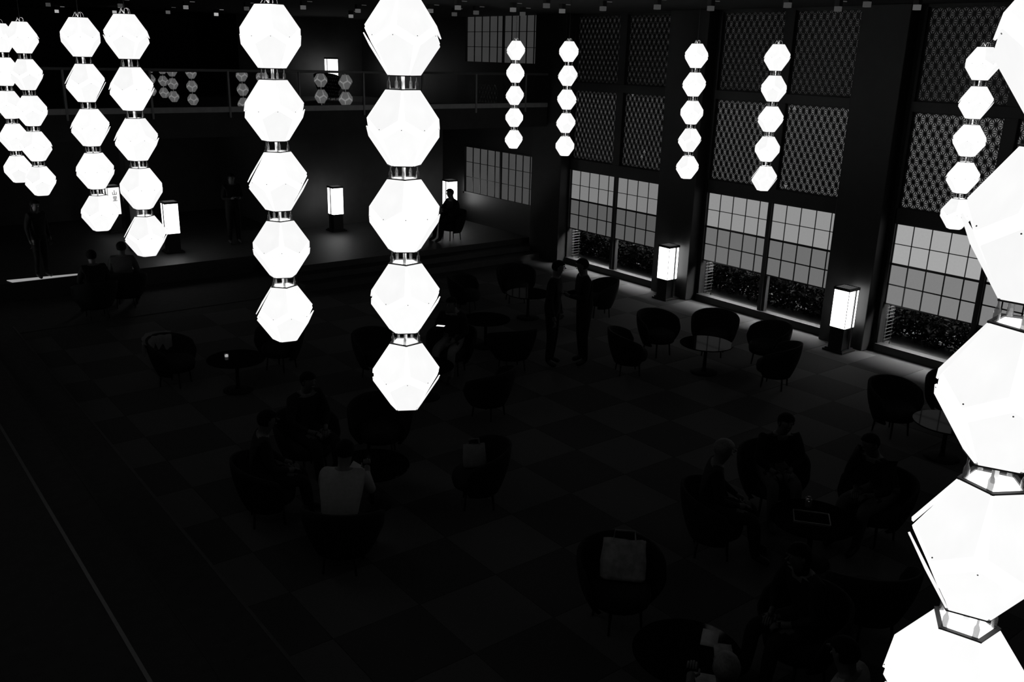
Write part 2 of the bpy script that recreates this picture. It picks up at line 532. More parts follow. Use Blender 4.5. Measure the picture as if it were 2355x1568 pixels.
# windows of the bay beyond the steps (above and below the mezzanine)
for n, (za, zb, s, lab) in enumerate(((4.675, 5.80, .040, 'dim paper window high in the corner above the mezzanine rail'),
                                      (1.20, 2.43, .062, 'dim paper window low in the corner behind the reading person'))):
    y0, y1 = 17.825, 20.88
    ym = 19.262
    fr = MB()
    fr.box(XW-.03, XW+.1, y0-.06, y1+.06, za-.05, za).box(XW-.03, XW+.1, y0-.06, y1+.06, zb, zb+.03)
    fr.box(XW-.03, XW+.1, y0-.06, y0, za-.05, zb+.03).box(XW-.03, XW+.1, y1, y1+.06, za-.05, zb+.03)
    fr.box(XW-.01, XW+.06, ym-.025, ym+.025, za, zb)
    wn = struct('window_%d' % (n+4), fr, 'wood', lab)
    MB().box(XW+.06, XW+.07, y0-.03, y1+.03, za-.03, zb+.02).build('light_leak_board', 'wood', wn)  # added unseen to block sky light at the pane edges
    pm = emit('corner window paper %d' % n, s, .12, 2.5)
    for s2, (a, b) in enumerate(((ym+.025, y1), (y0, ym-.025))):
        f = MB()
        ys = [b-(b-a)/4.75*q for q in range(5)]+[a]
        zs = [zb-(zb-za)/3*q for q in range(4)]
        for yq in ys[1:-1]:
            f.box(XW+.02, XW+.04, yq-.011, yq+.011, za, zb)
        for zq in zs[1:-1]:
            f.box(XW+.022, XW+.04, a, b, zq-.007, zq+.007)
        sp = f.build('shoji_frame', 'wood', wn)
        for r_ in range(3):
            for c in range(5):
                MB().box(XW+.042, XW+.046, ys[c+1]+.001, ys[c]-.001, zs[r_+1]+.001, zs[r_]-.001).build('paper_pane', pm, sp)

# ---------------------------------------------------------------- garden outside the low glass
gd = struct('garden_ground', MB().box(XW+.25, 26, -4, 30, -.1, .07), 'gravel', 'dark gravel ground of the garden outside the low windows')
struct('sky_block_board', MB().box(17.0, 17.1, -4, 30, .07, 2.7), 'bark', 'dark board added behind the garden shrubs to block low sky light')  # added to keep low sky light off the lounge floor
def shrub(x, y, h, lab, seed):
    rnd = random.Random(seed)
    t = thing('garden_shrub', lab, 'shrub', (x, y, .07), 0, 'shrubs in the garden')
    st = MB()
    for q in range(9):
        yy = -.66+.165*q
        st.tube([(0, yy, 0), (.05, yy+rnd.uniform(-.08, .08), h*.4), (rnd.uniform(-.1, .15), yy+rnd.uniform(-.12, .12), h*.8)], [.012, .009, .004], 5)
    st.build('stem', 'bark', t)
    b = MB()
    for q in range(5200):
        c = Vector((rnd.uniform(-.24, .42), rnd.uniform(-.80, .80), 0))
        top = h*(.80+.12*math.sin(c.y*7+seed)+.08*math.sin(c.y*17+2*seed))
        c.z = .04+(top-.04)*rnd.random()**.8
        c.x += -.10*math.sin(min(1, c.z/h)*PI)+.06*math.sin(c.y*9+c.z*6+seed)
        u = Vector((rnd.gauss(0, 1), rnd.gauss(0, 1), rnd.gauss(0, .7))).normalized()
        v = u.orthogonal().normalized()
        v = (Matrix.Rotation(rnd.uniform(0, 6.3), 3, u) @ v)
        L = rnd.uniform(.028, .058); W_ = L*.5
        b.poly([c-u*L, c+v*W_+u*L*.1, c+u*L, c-v*W_+u*L*.1], [(0, 1, 2, 3)])
    tag(b.build('foliage', 'leaf', t), kind='stuff')
for q in range(9):
    nth = q+1
    shrub(15.42+.05*((q*7) % 3), 4.75+q*1.62, .92+.06*((q*5) % 3), 'leafy shrub outside the low windows, %d%s of the row from the near end' % (
        nth, {1: 'st', 2: 'nd', 3: 'rd'}.get(nth, 'th')), q)
# bamboo side screens at the far end of each bay
for k, (y0, y1) in enumerate(BAYS[:3]):
    sc_ = thing('bamboo_screen', 'bamboo ladder screen outside the glass, left end of the ' + ('farthest bay', 'bay between the wall lamps', 'bay nearest us')[k],
                'screen', (XW+.13, y1-.035, .07), 0, 'bamboo screens outside the windows')
    for xx in (0.0, .22):
        MB().tube([(xx, 0, 0), (xx, 0, .95)], .008, 8).build('stile', 'bark', sc_)
    for q in range(14):
        MB().tube([(-.02, -.008, .05+q*.066), (.24, -.008, .05+q*.066)], .0065, 6).build('rung', 'bamboo', sc_)

# ---------------------------------------------------------------- mezzanine balustrade
rl = thing('balustrade', 'glass balustrade with steel posts along the mezzanine edge', 'railing', (0, YM, ZM))
posts = [5.16-1.42*5+1.42*q for q in range(12)]
MB().box(-6.4, XF, -.03, .03, .925, .975).build('handrail', 'rail', rl, bevel=.006)
kb = MB().box(-6.4, XF, -.04, .06, .20, .30).build('kerb_rail', 'rail_band', rl, bevel=.004)
MB().box(-6.4, XF, -.02, .06, -.25, .20).build('fascia', 'wall', rl)
for q in posts:
    MB().box(q-.018, q+.018, -.055, -.02,   .10, .94).build('post', 'rail_post', rl, bevel=.004)
for q in range(len(posts)-1):
    MB().box(posts[q]+.022, posts[q+1]-.022, -.008, .004, .305, .915).build('glass_panel', 'rail_glass', rl)

# ================================================================== hanging lantern strings
U = .40
RT_, RE_, HH = .186*U, .418*U, .418*U
EE = (HH/((RE_-RT_)*math.cos(R(36))))/(2/(RE_*(1-math.cos(R(36))))+1/((RE_-RT_)*math.cos(R(36))))   # keeps the faces flat
def ang(r, deg, z):
    return Vector((r*math.cos(R(deg)), r*math.sin(R(deg)), z))
# inner body
b = MB()
vt = [ang(RT_, 36+72*i, HH) for i in range(5)]+[ang(RE_, 36+72*i, EE) for i in range(5)]+[ang(RE_, 72*i, -EE) for i in range(5)]+[ang(RT_, 72*i, -HH) for i in range(5)]
fs = [tuple(range(5)), tuple(range(19, 14, -1))]
for i in range(5):
    j = (i+1) % 5
    fs.append((i, 5+i, 10+j, 5+j, j))              # upper faces: top edge i-j, low tip at angle 72*j
    fs.append((15+i, 15+j, 10+j, 5+i, 10+i))        # lower faces: bottom edge i-j, high tip at 36+72*i
b.poly(vt, fs)
ME_BODY = b.mesh('lantern', 'l_body')
# plates standing proud of the faces
def plate(sgn):
    A1, A2 = ang(RT_, -36, HH), ang(RT_, 36, HH)
    B1, B2 = ang(RE_, -36, EE), ang(RE_, 36, EE)
    C = ang(RE_, 0, -EE)
    cen = (A1+A2+B1+B2+C)/5
    n = (B1-A1).cross(A2-A1).normalized()
    if n.dot(cen) < 0: n = -n
    P = [A1.lerp(A2, .01), A1.lerp(A2, .99), B2.lerp(cen, .15), C.lerp(cen, .13), B1.lerp(cen, .15)]
    off = [.002, .002, .010, .011, .010]
    bt = MB()
    lo = [p+n*o_ for p, o_ in zip(P, off)]; hi = [p+n*(o_+.0055) for p, o_ in zip(P, off)]
    vs = lo+hi
    f = [(4, 3, 2, 1, 0), (5, 6, 7, 8, 9)]+[(q, (q+1) % 5, 5+(q+1) % 5, 5+q) for q in range(5)]
    if sgn < 0:
        vs = [Vector((v.x, v.y, -v.z)) for v in vs]
        f = [tuple(reversed(q)) for q in f]
    bt.poly(vs, f)
    sp = C.lerp(cen, .20)+n*.0155
    if sgn < 0: sp = Vector((sp.x, sp.y, -sp.z)); n = Vector((n.x, n.y, -n.z))
    return bt, sp, n
pu, su, nu = plate(1)
pl, sl, nl = plate(-1)
ME_PU, ME_PL = pu.mesh('plate', 'l_panel'), pl.mesh('plate', 'l_panel')
b = MB()
for i in range(5):
    for (p, n, off) in ((su, nu, 0), (sl, nl, 36)):
        rm = Matrix.Rotation(R(72*i+off), 3, 'Z')
        b.tube([rm @ p, rm @ (p+n*.002)], .0020, 8)
ME_SCREW = b.mesh('plate_screws', 'l_screw')
def rim(off, z0, z1):
    bb = MB()
    o = [ang(RT_+.010, off+72*i, 0) for i in range(5)]; q = [ang(RT_-.004, off+72*i, 0) for i in range(5)]
    vs = [Vector((v.x, v.y, z)) for z in (z0, z1) for v in o]+[Vector((v.x, v.y, z)) for z in (z0, z1) for v in q]
    f = []
    for i in range(5):
        j = (i+1) % 5
        f += [(i, j, 5+j, 5+i), (10+j, 10+i, 15+i, 15+j), (5+i, 5+j, 15+j, 15+i), (j, i, 10+i, 10+j)]
    return bb.poly(vs, f)
ME_RT = rim(36, HH+.0005, HH+.0055).mesh('top_rim', 'l_ring')
ME_RB = rim(0, -HH-.0055, -HH-.0005).mesh('bottom_rim', 'l_ring')
ME_ROD = MB().tube([(0, 0, HH), (0, 0, U-HH)], .0082, 10).mesh('neck_tube', 'l_rod', True)
ME_HANG = MB().tube([(0, 0, HH+.004), (0, 0, HH+.030), (0, 0, HH+.036), (0, 0, HH+.043), (0, 0, U-HH)], [.0076, .0076, .0060, .0030, .0030], 10).mesh('hanger', 'l_clear', True)
ME_CORD = MB().tube([(0, 0, HH), (0, 0, CEIL-4.91)], .0035, 6).mesh('cord', 'l_cord')
b = MB()
for q in range(4):
    a0 = q*1.7
    pts = []
    for s in range(9):
        t_ = s/8
        pts.append((.05*t_*math.cos(a0)+.012*math.sin(t_*6), .05*t_*math.sin(a0), HH+.004+.045*math.sin(PI*t_)))
    b.tube(pts, .0022, 5, caps=False)
ME_LOOP = b.mesh('wire_loops', 'l_rod')

def lantern_string(x, y, dz, label, rots):
    t = thing('lantern_string', label, 'hanging lamp', (x, y, 4.91+dz), 0, 'strings of five faceted lanterns')
    face = math.atan2(-y, -x)                       # a rim corner turned towards the viewer
    for i in range(5):
        bo = put('lantern', ME_BODY, t, (0, 0, -U*i), face-R(36)+R(rots[i]))
        for k in range(5):
            put('plate', ME_PU, bo, (0, 0, 0), R(72*k))
            put('plate', ME_PL, bo, (0, 0, 0), R(72*k+36))
        tag(put('plate_screws', ME_SCREW, bo), kind='stuff')
        put('top_rim', ME_RT, bo)
        put('bottom_rim', ME_RB, bo)
        if i:
            put('neck_tube', ME_ROD, bo)
            for k in range(5):
                a = R(72*k+30+6*((i*3+k) % 3))
                put('hanger', ME_HANG, bo, (.066*math.cos(a), .066*math.sin(a), 0))
        else:
            put('cord', ME_CORD, bo)
            tag(put('wire_loops', ME_LOOP, bo), kind='stuff')

STR = [
    ('A', 5.57, 32.96, -.014, 'string of five glowing faceted lanterns cut by the left edge of the photo', (5, 20, -12, 8, 0)),
    ('B', 5.56, 29.69, -.010, 'string of five glowing lanterns second from the left edge, overlapping the leftmost string', (-14, 10, 4, -8, 6)),
    ('C', 5.54, 23.16, -.005, 'string of five glowing lanterns hanging in front of the lettered lamp sign', (0, 16, 12, 5, 4)),
    ('D', 5.58, 19.72, 0, 'string of five glowing lanterns just left of the square floor lamp at the back left', (-10, 12, 20, 0, 14)),
    ('E', 5.51, 12.62, 0, 'large string of five glowing lanterns left of the full-height centre string', (0, 6, 14, 0, 12)),
    ('F', 5.56, 9.17, .004, 'largest fully visible string of five glowing lanterns, hanging lowest near the centre', (-14, -3, 2, 4, 2)),
    ('G', 26.94, 34.45, .030, 'small distant string of five lanterns in front of the high corner window', (8, -5, 12, 0, 10)),
    ('H', 27.07, 30.91, .028, 'small distant string of five lanterns at the left end of the lattice wall', (3, 15, -8, 10, 0)),
    ('I', 26.46, 23.17, 0, 'small string of five lanterns in front of the column left of the middle lattice bay', (-6, 8, 0, 12, 5)),
    ('J', 26.43, 19.62, 0, 'small string of five lanterns in front of the middle lattice bay', (12, -4, 8, 0, 15)),
    ('K', 25.31, 12.22, -.022, 'string of five lanterns before the right lattice bay, partly behind the huge near lantern', (0, 14, -6, 9, 3)),
    ('L', 5.44, 2.12, 0, 'huge near string of lanterns cut by the right edge of the photo', (10, -14, 4, 2, 31)),
    ('N', 5.5, -1.4, 0, 'string of lanterns beside the huge near string, outside the photo to the right', (0, 5, 9, 3, 8)),
    ('P', 26.31, 2.14, 0, 'string of lanterns beyond the right edge, farther of two, mirrored in the balustrade', (0, 9, 4, 3, 8)),
    ('Q', 26.31, -1.35, 0, 'string of lanterns beyond the right edge, nearer of two, mirrored in the balustrade', (4, 9, 4, 3, 8)),
    ('O', 25.0, 8.65, 0, 'string of lanterns hidden behind the huge near string at the right edge', (0, 5, 9, 3, 8)),
]
for (n, x, y, dz, lab, rots) in STR:
    if n == 'N':
        continue
    lantern_string(x*U, y*U, dz, lab, rots)

# ================================================================== floor lamps
def box_mesh(name, mats, *bxs):
    b = MB()
    for q in bxs: b.box(*q)
    return b.mesh(name, mats)
LS = .146
ME_LBASE = box_mesh('base', 'lamp_wood', (-.20, .20, -.20, .20, 0, .035), (-.17, .17, -.17, .17, .035, .06))
ME_LBOX = box_mesh('stand_box', 'lamp_wood', (-.135, .135, -.135, .135, .06, .43))
ME_LSHADE = box_mesh('shade', 'lamp_shade', (-LS, LS, -LS, LS, .445, 1.115))
bb = MB()
for sx in (-1, 1):
    for sy in (-1, 1):
        bb.box(sx*LS-.004, sx*LS+.004, sy*LS-.004, sy*LS+.004, .44, 1.12)
ME_LCORNER = bb.mesh('corner_bars', 'lamp_wood')
ME_LBOT = box_mesh('bottom_frame', 'lamp_wood', (-.15, .15, -.15, .15, .43, .445))
ME_LBAR = box_mesh('side_bar', 'lamp_wood', (.028, .052, -LS-.026, -LS-.006, .035, 1.12))
ME_LFRAME = box_mesh('lid_frame', 'lamp_wood', (-.16, .16, -.16, -.138, 1.115, 1.16), (-.16, .16, .138, .16, 1.115, 1.16),
                     (-.16, -.138, -.138, .138, 1.115, 1.16), (.138, .16, -.138, .138, 1.115, 1.16))
ME_LLID = box_mesh('lid', 'lamp_lid', (-.138, .138, -.138, .138, 1.12, 1.155))
ME_LSLAT = box_mesh('lid_slat', 'lamp_wood', (-.138, .138, -.003, .003, 1.155, 1.159))

def floor_lamp(x, y, z, rz, label):
    t = thing('floor_lamp', label, 'floor lamp', (x, y, z), rz, 'square paper floor lamps')
    for n, me in (('base', ME_LBASE), ('stand_box', ME_LBOX), ('bottom_frame', ME_LBOT), ('side_bar', ME_LBAR), ('lid_frame', ME_LFRAME), ('lid', ME_LLID)):
        o = put(n, me, t)
        if n == 'lid':
            for q in range(6):
                put('lid_slat', ME_LSLAT, o, (0, -.11+.044*q, 0))
    o = put('shade', ME_LSHADE, t)
    put('corner_bars', ME_LCORNER, o)
    return t
floor_lamp(14.12, 12.68, 0, 0, 'lit square paper floor lamp before the column left of the middle window bay')
floor_lamp(14.06, 8.46, 0, 0, 'lit square paper floor lamp before the column right of the middle window bay')
floor_lamp(10.82, 21.25, ZP, -PI/2, 'lit square paper floor lamp against the back wall between the two large lantern strings')
floor_lamp(14.18, 20.95, ZP, -PI/2, 'lit square paper floor lamp in the back corner behind the reading person')
floor_lamp(6.44, 20.75, ZP, -PI/2, 'lit square paper floor lamp at the back left, right of the lettered lamp sign')
floor_lamp(13.25, 26.0, ZM, -PI/2, 'lit square paper floor lamp up on the mezzanine behind the glass balustrade')
# the lettered sign lamp, with two characters drawn in strokes
sg = floor_lamp(6.03, 23.9, ZP, -PI/2+.12, 'lit lamp sign with two black characters behind a lantern string at the left')
sg.name = 'lamp_sign'
tag(sg, cat='lamp sign', group='lettered lamp sign')
def strokes(lst, ox, oz, s):
    b = MB()
    for (x0, z0, x1, z1, wd) in lst:
        b.bar((LS+.003, ox+x0*s, oz+z0*s), (LS+.003, ox+x1*s, oz+z1*s), wd*s, .002, (1, 0, 0))
    return b
YAMA = [(0, -.45, 0, .5, .11), (-.42, -.45, -.42, .12, .10), (.42, -.45, .42, .12, .10), (-.47, -.42, .47, -.42, .11)]
SATO = [(-.34, .48, .34, .48, .09), (-.34, .48, -.34, -.02, .09), (.34, .48, .34, -.02, .09), (-.34, .23, .34, .23, .08), (-.34, -.02, .34, -.02, .09),
        (0, .48, 0, -.46, .10), (-.36, -.24, .36, -.24, .08), (-.48, -.47, .48, -.47, .11)]
M['sign_shade'] = emit('lamp sign paper', 1.0, .04, 9)
shade_sg = [c for c in sg.children if c.name.startswith('shade')][0]
shade_sg.data = box_mesh('shade', 'sign_shade', (-LS, LS, -LS, LS, .445, 1.115))
strokes(YAMA, .02, .99, .11).build('character', 'ink', shade_sg)
strokes(SATO, .02, .84, .11).build('character', 'ink', shade_sg)

# easel board beside the sign
ez = thing('easel_board', 'slanted grey notice board on an easel beside the lamp sign', 'notice board', (6.45, 23.5, ZP), .25)
MB().poly([(-.22, 0, .45), (.22, 0, .45), (.22, .16, 1.05), (-.22, .16, 1.05), (-.22, .02, .44), (.22, .02, .44), (.22, .18, 1.04), (-.22, .18, 1.04)],
          [(0, 1, 2, 3), (7, 6, 5, 4), (0, 4, 5, 1), (1, 5, 6, 2), (2, 6, 7, 3), (3, 7, 4, 0)]).build('board', 'poster', ez)
for sx in (-.2, .2):
    MB().tube([(sx, -.08, 0), (sx, .18, 1.1)], .012, 6).build('leg', 'lamp_wood', ez)
MB().tube([(0, .45, 0), (0, .17, 1.0)], .012, 6).build('leg', 'lamp_wood', ez)
MB().box(-.23, .23, -.03, .02, .42, .445).build('ledge', 'lamp_wood', ez)
# dark column by the back left lamp
struct('column', MB().box(5.72, 6.12, 21.3, 21.7, ZP, 3.3), 'column', 'dark square column behind the back left floor lamp', bevel=.012)

# ================================================================== downlights under the ceiling
DL = [(130, 22, 3), (263, 24, 3), (497, 29, 3), (427, 12, 2), (386, 24, 1), (807, 33, 2), (697, 12, 1), (823, 20, 1), (1053, 12, 1), (1045, 28, 0), (1180, 17, 1),
      (1293, 20, 1), (1202, 27, 0), (1257, 7, 0), (1387, 14, 0), (1512, 10, 0), (1635, 13, 0), (1812, 5, 0), (1928, 14, 0), (1995, 3, 0), (2110, 10, 1), (567, 15, 0),
      (110, 6, 0), (276, 8, 0), (990, 20, 1), (1095, 24, 0)]
ME_DH = box_mesh('housing', 'fixture', (-.045, .045, -.045, .045, 0, .09))
me_dg = [box_mesh('glowing_baffle', 'down%d' % q, (-.042, .042, -.042, .042, -.075, 0)) for q in range(4)]
me_slot = [box_mesh('ceiling_slot', 'down%d' % q, (.10, .20, -.015, .015, .076, .088)) for q in range(4)]
SIDE = ['far left', 'left', 'centre left', 'centre', 'centre right', 'right']
for q, (ux, uy, br) in enumerate(DL):
    d = fw+rt2*((ux-1177.5)/FPX)-up2*((uy-784)/FPX)
    s = (CEIL-.085-ZC)/d.z                           # all fixtures hang at one height
    x, y = d.x*s, d.y*s
    if x > XW-.15:
        s *= (XW-.15)/x; x, y = d.x*s, d.y*s
    nth = sorted(v[0] for v in DL).index(ux)+1
    t = thing('downlight', '%s square ceiling downlight, %d%s from the left along the top edge' % (
        ('very dim', 'dim', 'pale', 'bright')[br], nth, 'th' if 10 < nth < 20 else {1: 'st', 2: 'nd', 3: 'rd'}.get(nth % 10, 'th')),
        'downlight', (x, y, CEIL-.09), 0, 'ceiling downlights')
    put('housing', ME_DH, t)
    put('glowing_baffle', me_dg[br], t)
    put('ceiling_slot', me_slot[max(0, br-1)], t)

# ================================================================== tub chairs and round tables
def chair_shell():
    n, mrow = 22, 7
    th = .045
    vs = []; fs = []
    A = R(112)
    def ring(off):
        out = []
        for i in range(n+1):
            a = -A+2*A*i/n
            f = abs(a)/A
            top = .74-.17*f**2.2
            if f > .88: top -= .10*((f-.88)/.12)**2
            for j in range(mrow+1):
                s = j/mrow
                z = .20+(top-.20)*s
                r = .265+.135*math.sin(s*PI/2)**.9+off*(1-.25*s)
                rx, ry = r*1.02, r*.95
                out.append((rx*math.sin(a), -ry*math.cos(a)+.02, z))
        return out
    o = ring(0); q = ring(-th)
    vs = o+q
    K = mrow+1; NN = (n+1)*K
    for i in range(n):
        for j in range(mrow):
            a, b_, c, d = i*K+j, (i+1)*K+j, (i+1)*K+j+1, i*K+j+1
            fs.append((a, b_, c, d)); fs.append((NN+d, NN+c, NN+b_, NN+a))
        fs.append((i*K+mrow, (i+1)*K+mrow, NN+(i+1)*K+mrow, NN+i*K+mrow))
        fs.append(((i+1)*K, i*K, NN+i*K, NN+(i+1)*K))
    for i in (0, n):
        for j in range(mrow):
            q4 = (i*K+j, i*K+j+1, NN+i*K+j+1, NN+i*K+j)
            fs.append(q4 if i == 0 else tuple(reversed(q4)))
    return MB().poly(vs, fs)
ME_SHELL = chair_shell().mesh('shell_back', 'chair', True)
b = MB()
prof = [(.20, .24), (.27, .26), (.285, .33), (.275, .39), (.235, .425), (.10, .44)]
b.lathe(prof, 20)
ME_SEAT = b.mesh('seat_cushion', 'seat', True)
ME_CLEG = MB().tube([(0, 0, 0), (-.02, -.02, .26)], [.011, .017], 8).mesh('leg', 'leg', True)
def chair(x, y, facing, label, z=0):
    t = thing('tub_chair', label, 'chair', (x, y, z), facing-PI/2, 'dark tub chairs of the lounge')
    put('shell_back', ME_SHELL, t)
    put('seat_cushion', ME_SEAT, t, (0, .02, 0))
    for k in range(4):
        a = R(45+90*k)
        put('leg', ME_CLEG, t, (.23*math.cos(a), .23*math.sin(a), 0), a-R(45))
    return t
ME_TTOP = MB().lathe([(.0001, .475), (.40, .475), (.42, .482), (.425, .492), (.42, .50), (.0001, .50)], 48).mesh('top', 'lacquer')
ME_TSTEM = MB().lathe([(.05, .02), (.03, .06), (.026, .25), (.03, .44), (.09, .475)], 20).mesh('stem', 'chair', True)
ME_TBASE = MB().lathe([(.22, 0), (.22, .012), (.16, .022), (.05, .032)], 32).mesh('base', 'chair', True)
def table(x, y, label):
    t = thing('round_table', label, 'table', (x, y, 0), 0, 'round lacquer tables of the lounge')
    put('top', ME_TTOP, t); put('stem', ME_TSTEM, t); put('base', ME_TBASE, t)
    return t
GROUPS = [
    ((11.11, 9.02), 'round black lacquer table mirroring the paper window, below the middle window bay',
     [((11.15, 10.12), 'dark tub chair at the back left of the table below the middle bay, facing us'),
      ((11.98, 9.58), 'dark tub chair facing us straight behind the table below the middle bay'),
      ((12.22, 8.65), 'dark tub chair right of the table below the middle bay, seen from its side'),
      ((11.52, 7.95), 'dark tub chair nearest us at the table below the middle bay, turned away'),
      ((10.04, 9.70), 'dark tub chair at the left of the table below the middle bay, in deep shadow')]),
    ((10.70, 13.10), 'round lacquer table behind the standing pair, mirroring a pale screen',
     [((11.25, 14.20), 'dark tub chair behind the table near the steps, lit floor at its right'),
      ((11.98, 12.45), 'dark tub chair in profile right of the standing pair, before the farthest bay'),
      ((9.95, 14.15), 'dark tub chair left of the table near the steps')]),
    ((11.12, 5.02), 'round lacquer table mirroring a pale pane, half hidden by the huge near lanterns',
     [((11.31, 5.86), 'dark tub chair facing us left of the huge near lanterns, below the nearer wall lamp'),
      ((12.35, 5.55), 'dark tub chair behind the table half hidden by the huge near lanterns')]),
    ((6.75, 10.60), 'round lacquer table in the shadow right of the centre lantern string',
     [((6.60, 11.75), 'dark tub chair partly behind the centre lantern string'),
      ((7.70, 11.30), 'dark tub chair of the seated person right of the centre lantern string'),
      ((7.10, 9.50), 'empty dark tub chair turned away from us right of the lowest centre lantern')]),
    ((4.45, 8.10), 'round lacquer table in the dark below the lowest centre lantern',
     [((4.25, 9.30), 'dark tub chair of the suited person left below the centre lanterns'),
      ((5.20, 9.20), 'empty dark tub chair just left of the lowest centre lantern'),
      ((5.45, 7.45), 'dark tub chair with a pale bag, below right of the lowest centre lantern'),
      ((3.60, 7.15), 'dark tub chair of the person in the white shirt'),
      ((3.38, 8.45), 'dark tub chair at the far left of the group below the centre lanterns')]),
    ((7.45, 4.50), 'round lacquer table with a tray among the three seated people at lower right',
     [((6.80, 5.22), 'dark tub chair of the leftmost person of the lower right group'),
      ((8.05, 5.45), 'dark tub chair of the middle person of the lower right group'),
      ((8.45, 4.40), 'dark tub chair of the rightmost person of the lower right group'),
      ((6.85, 3.48), 'empty dark tub chair turned away from us in the lower right group')]),
    ((4.80, 3.80), 'round lacquer table with papers at the bottom of the photo',
     [((5.15, 4.90), 'dark tub chair holding a pale patterned bag near the bottom'),
      ((5.85, 3.50), 'dark tub chair of the dark-haired person near the bottom right'),
      ((4.10, 2.90), 'dark tub chair of the person with ruffled hair at the bottom edge'),
      ((4.95, 2.62), 'dark tub chair of the person in white at the bottom edge')]),
    ((4.62, 12.40), 'round black lacquer table with bright reflections, left of the left lantern string',
     [((3.95, 13.15), 'dark tub chair draped with a pale cloth, left of the table with bright reflections'),
      ((5.55, 12.95), 'dark tub chair right of the table with bright reflections')]),
    ((8.95, 12.10), 'round lacquer table in the shadow left of the standing pair',
     [((8.60, 10.90), 'dark tub chair with its back to us just left of the standing pair')]),
]
CH = {}
for (tc_, tlab, chs) in GROUPS:
    table(tc_[0], tc_[1], tlab)
    for (p, lab) in chs:
        fa = math.atan2(tc_[1]-p[1], tc_[0]-p[0])
        chair(p[0], p[1], fa, lab)
        CH[p] = fa
for (p, lab, fa) in (((3.95, 17.5), 'dark tub chair of the left one of the two people at the far left', PI/2),
                     ((4.62, 18.0), 'dark tub chair of the right one of the two people at the far left', PI/2-.4)):
    chair(p[0], p[1], fa, lab); CH[p] = fa
chair(12.75, 18.75, PI, 'dark tub chair of the reading person in the back corner', ZP)
chair(12.45, 24.7, -PI/2, 'dark tub chair on the mezzanine hiding the foot of the mezzanine lamp', ZM)

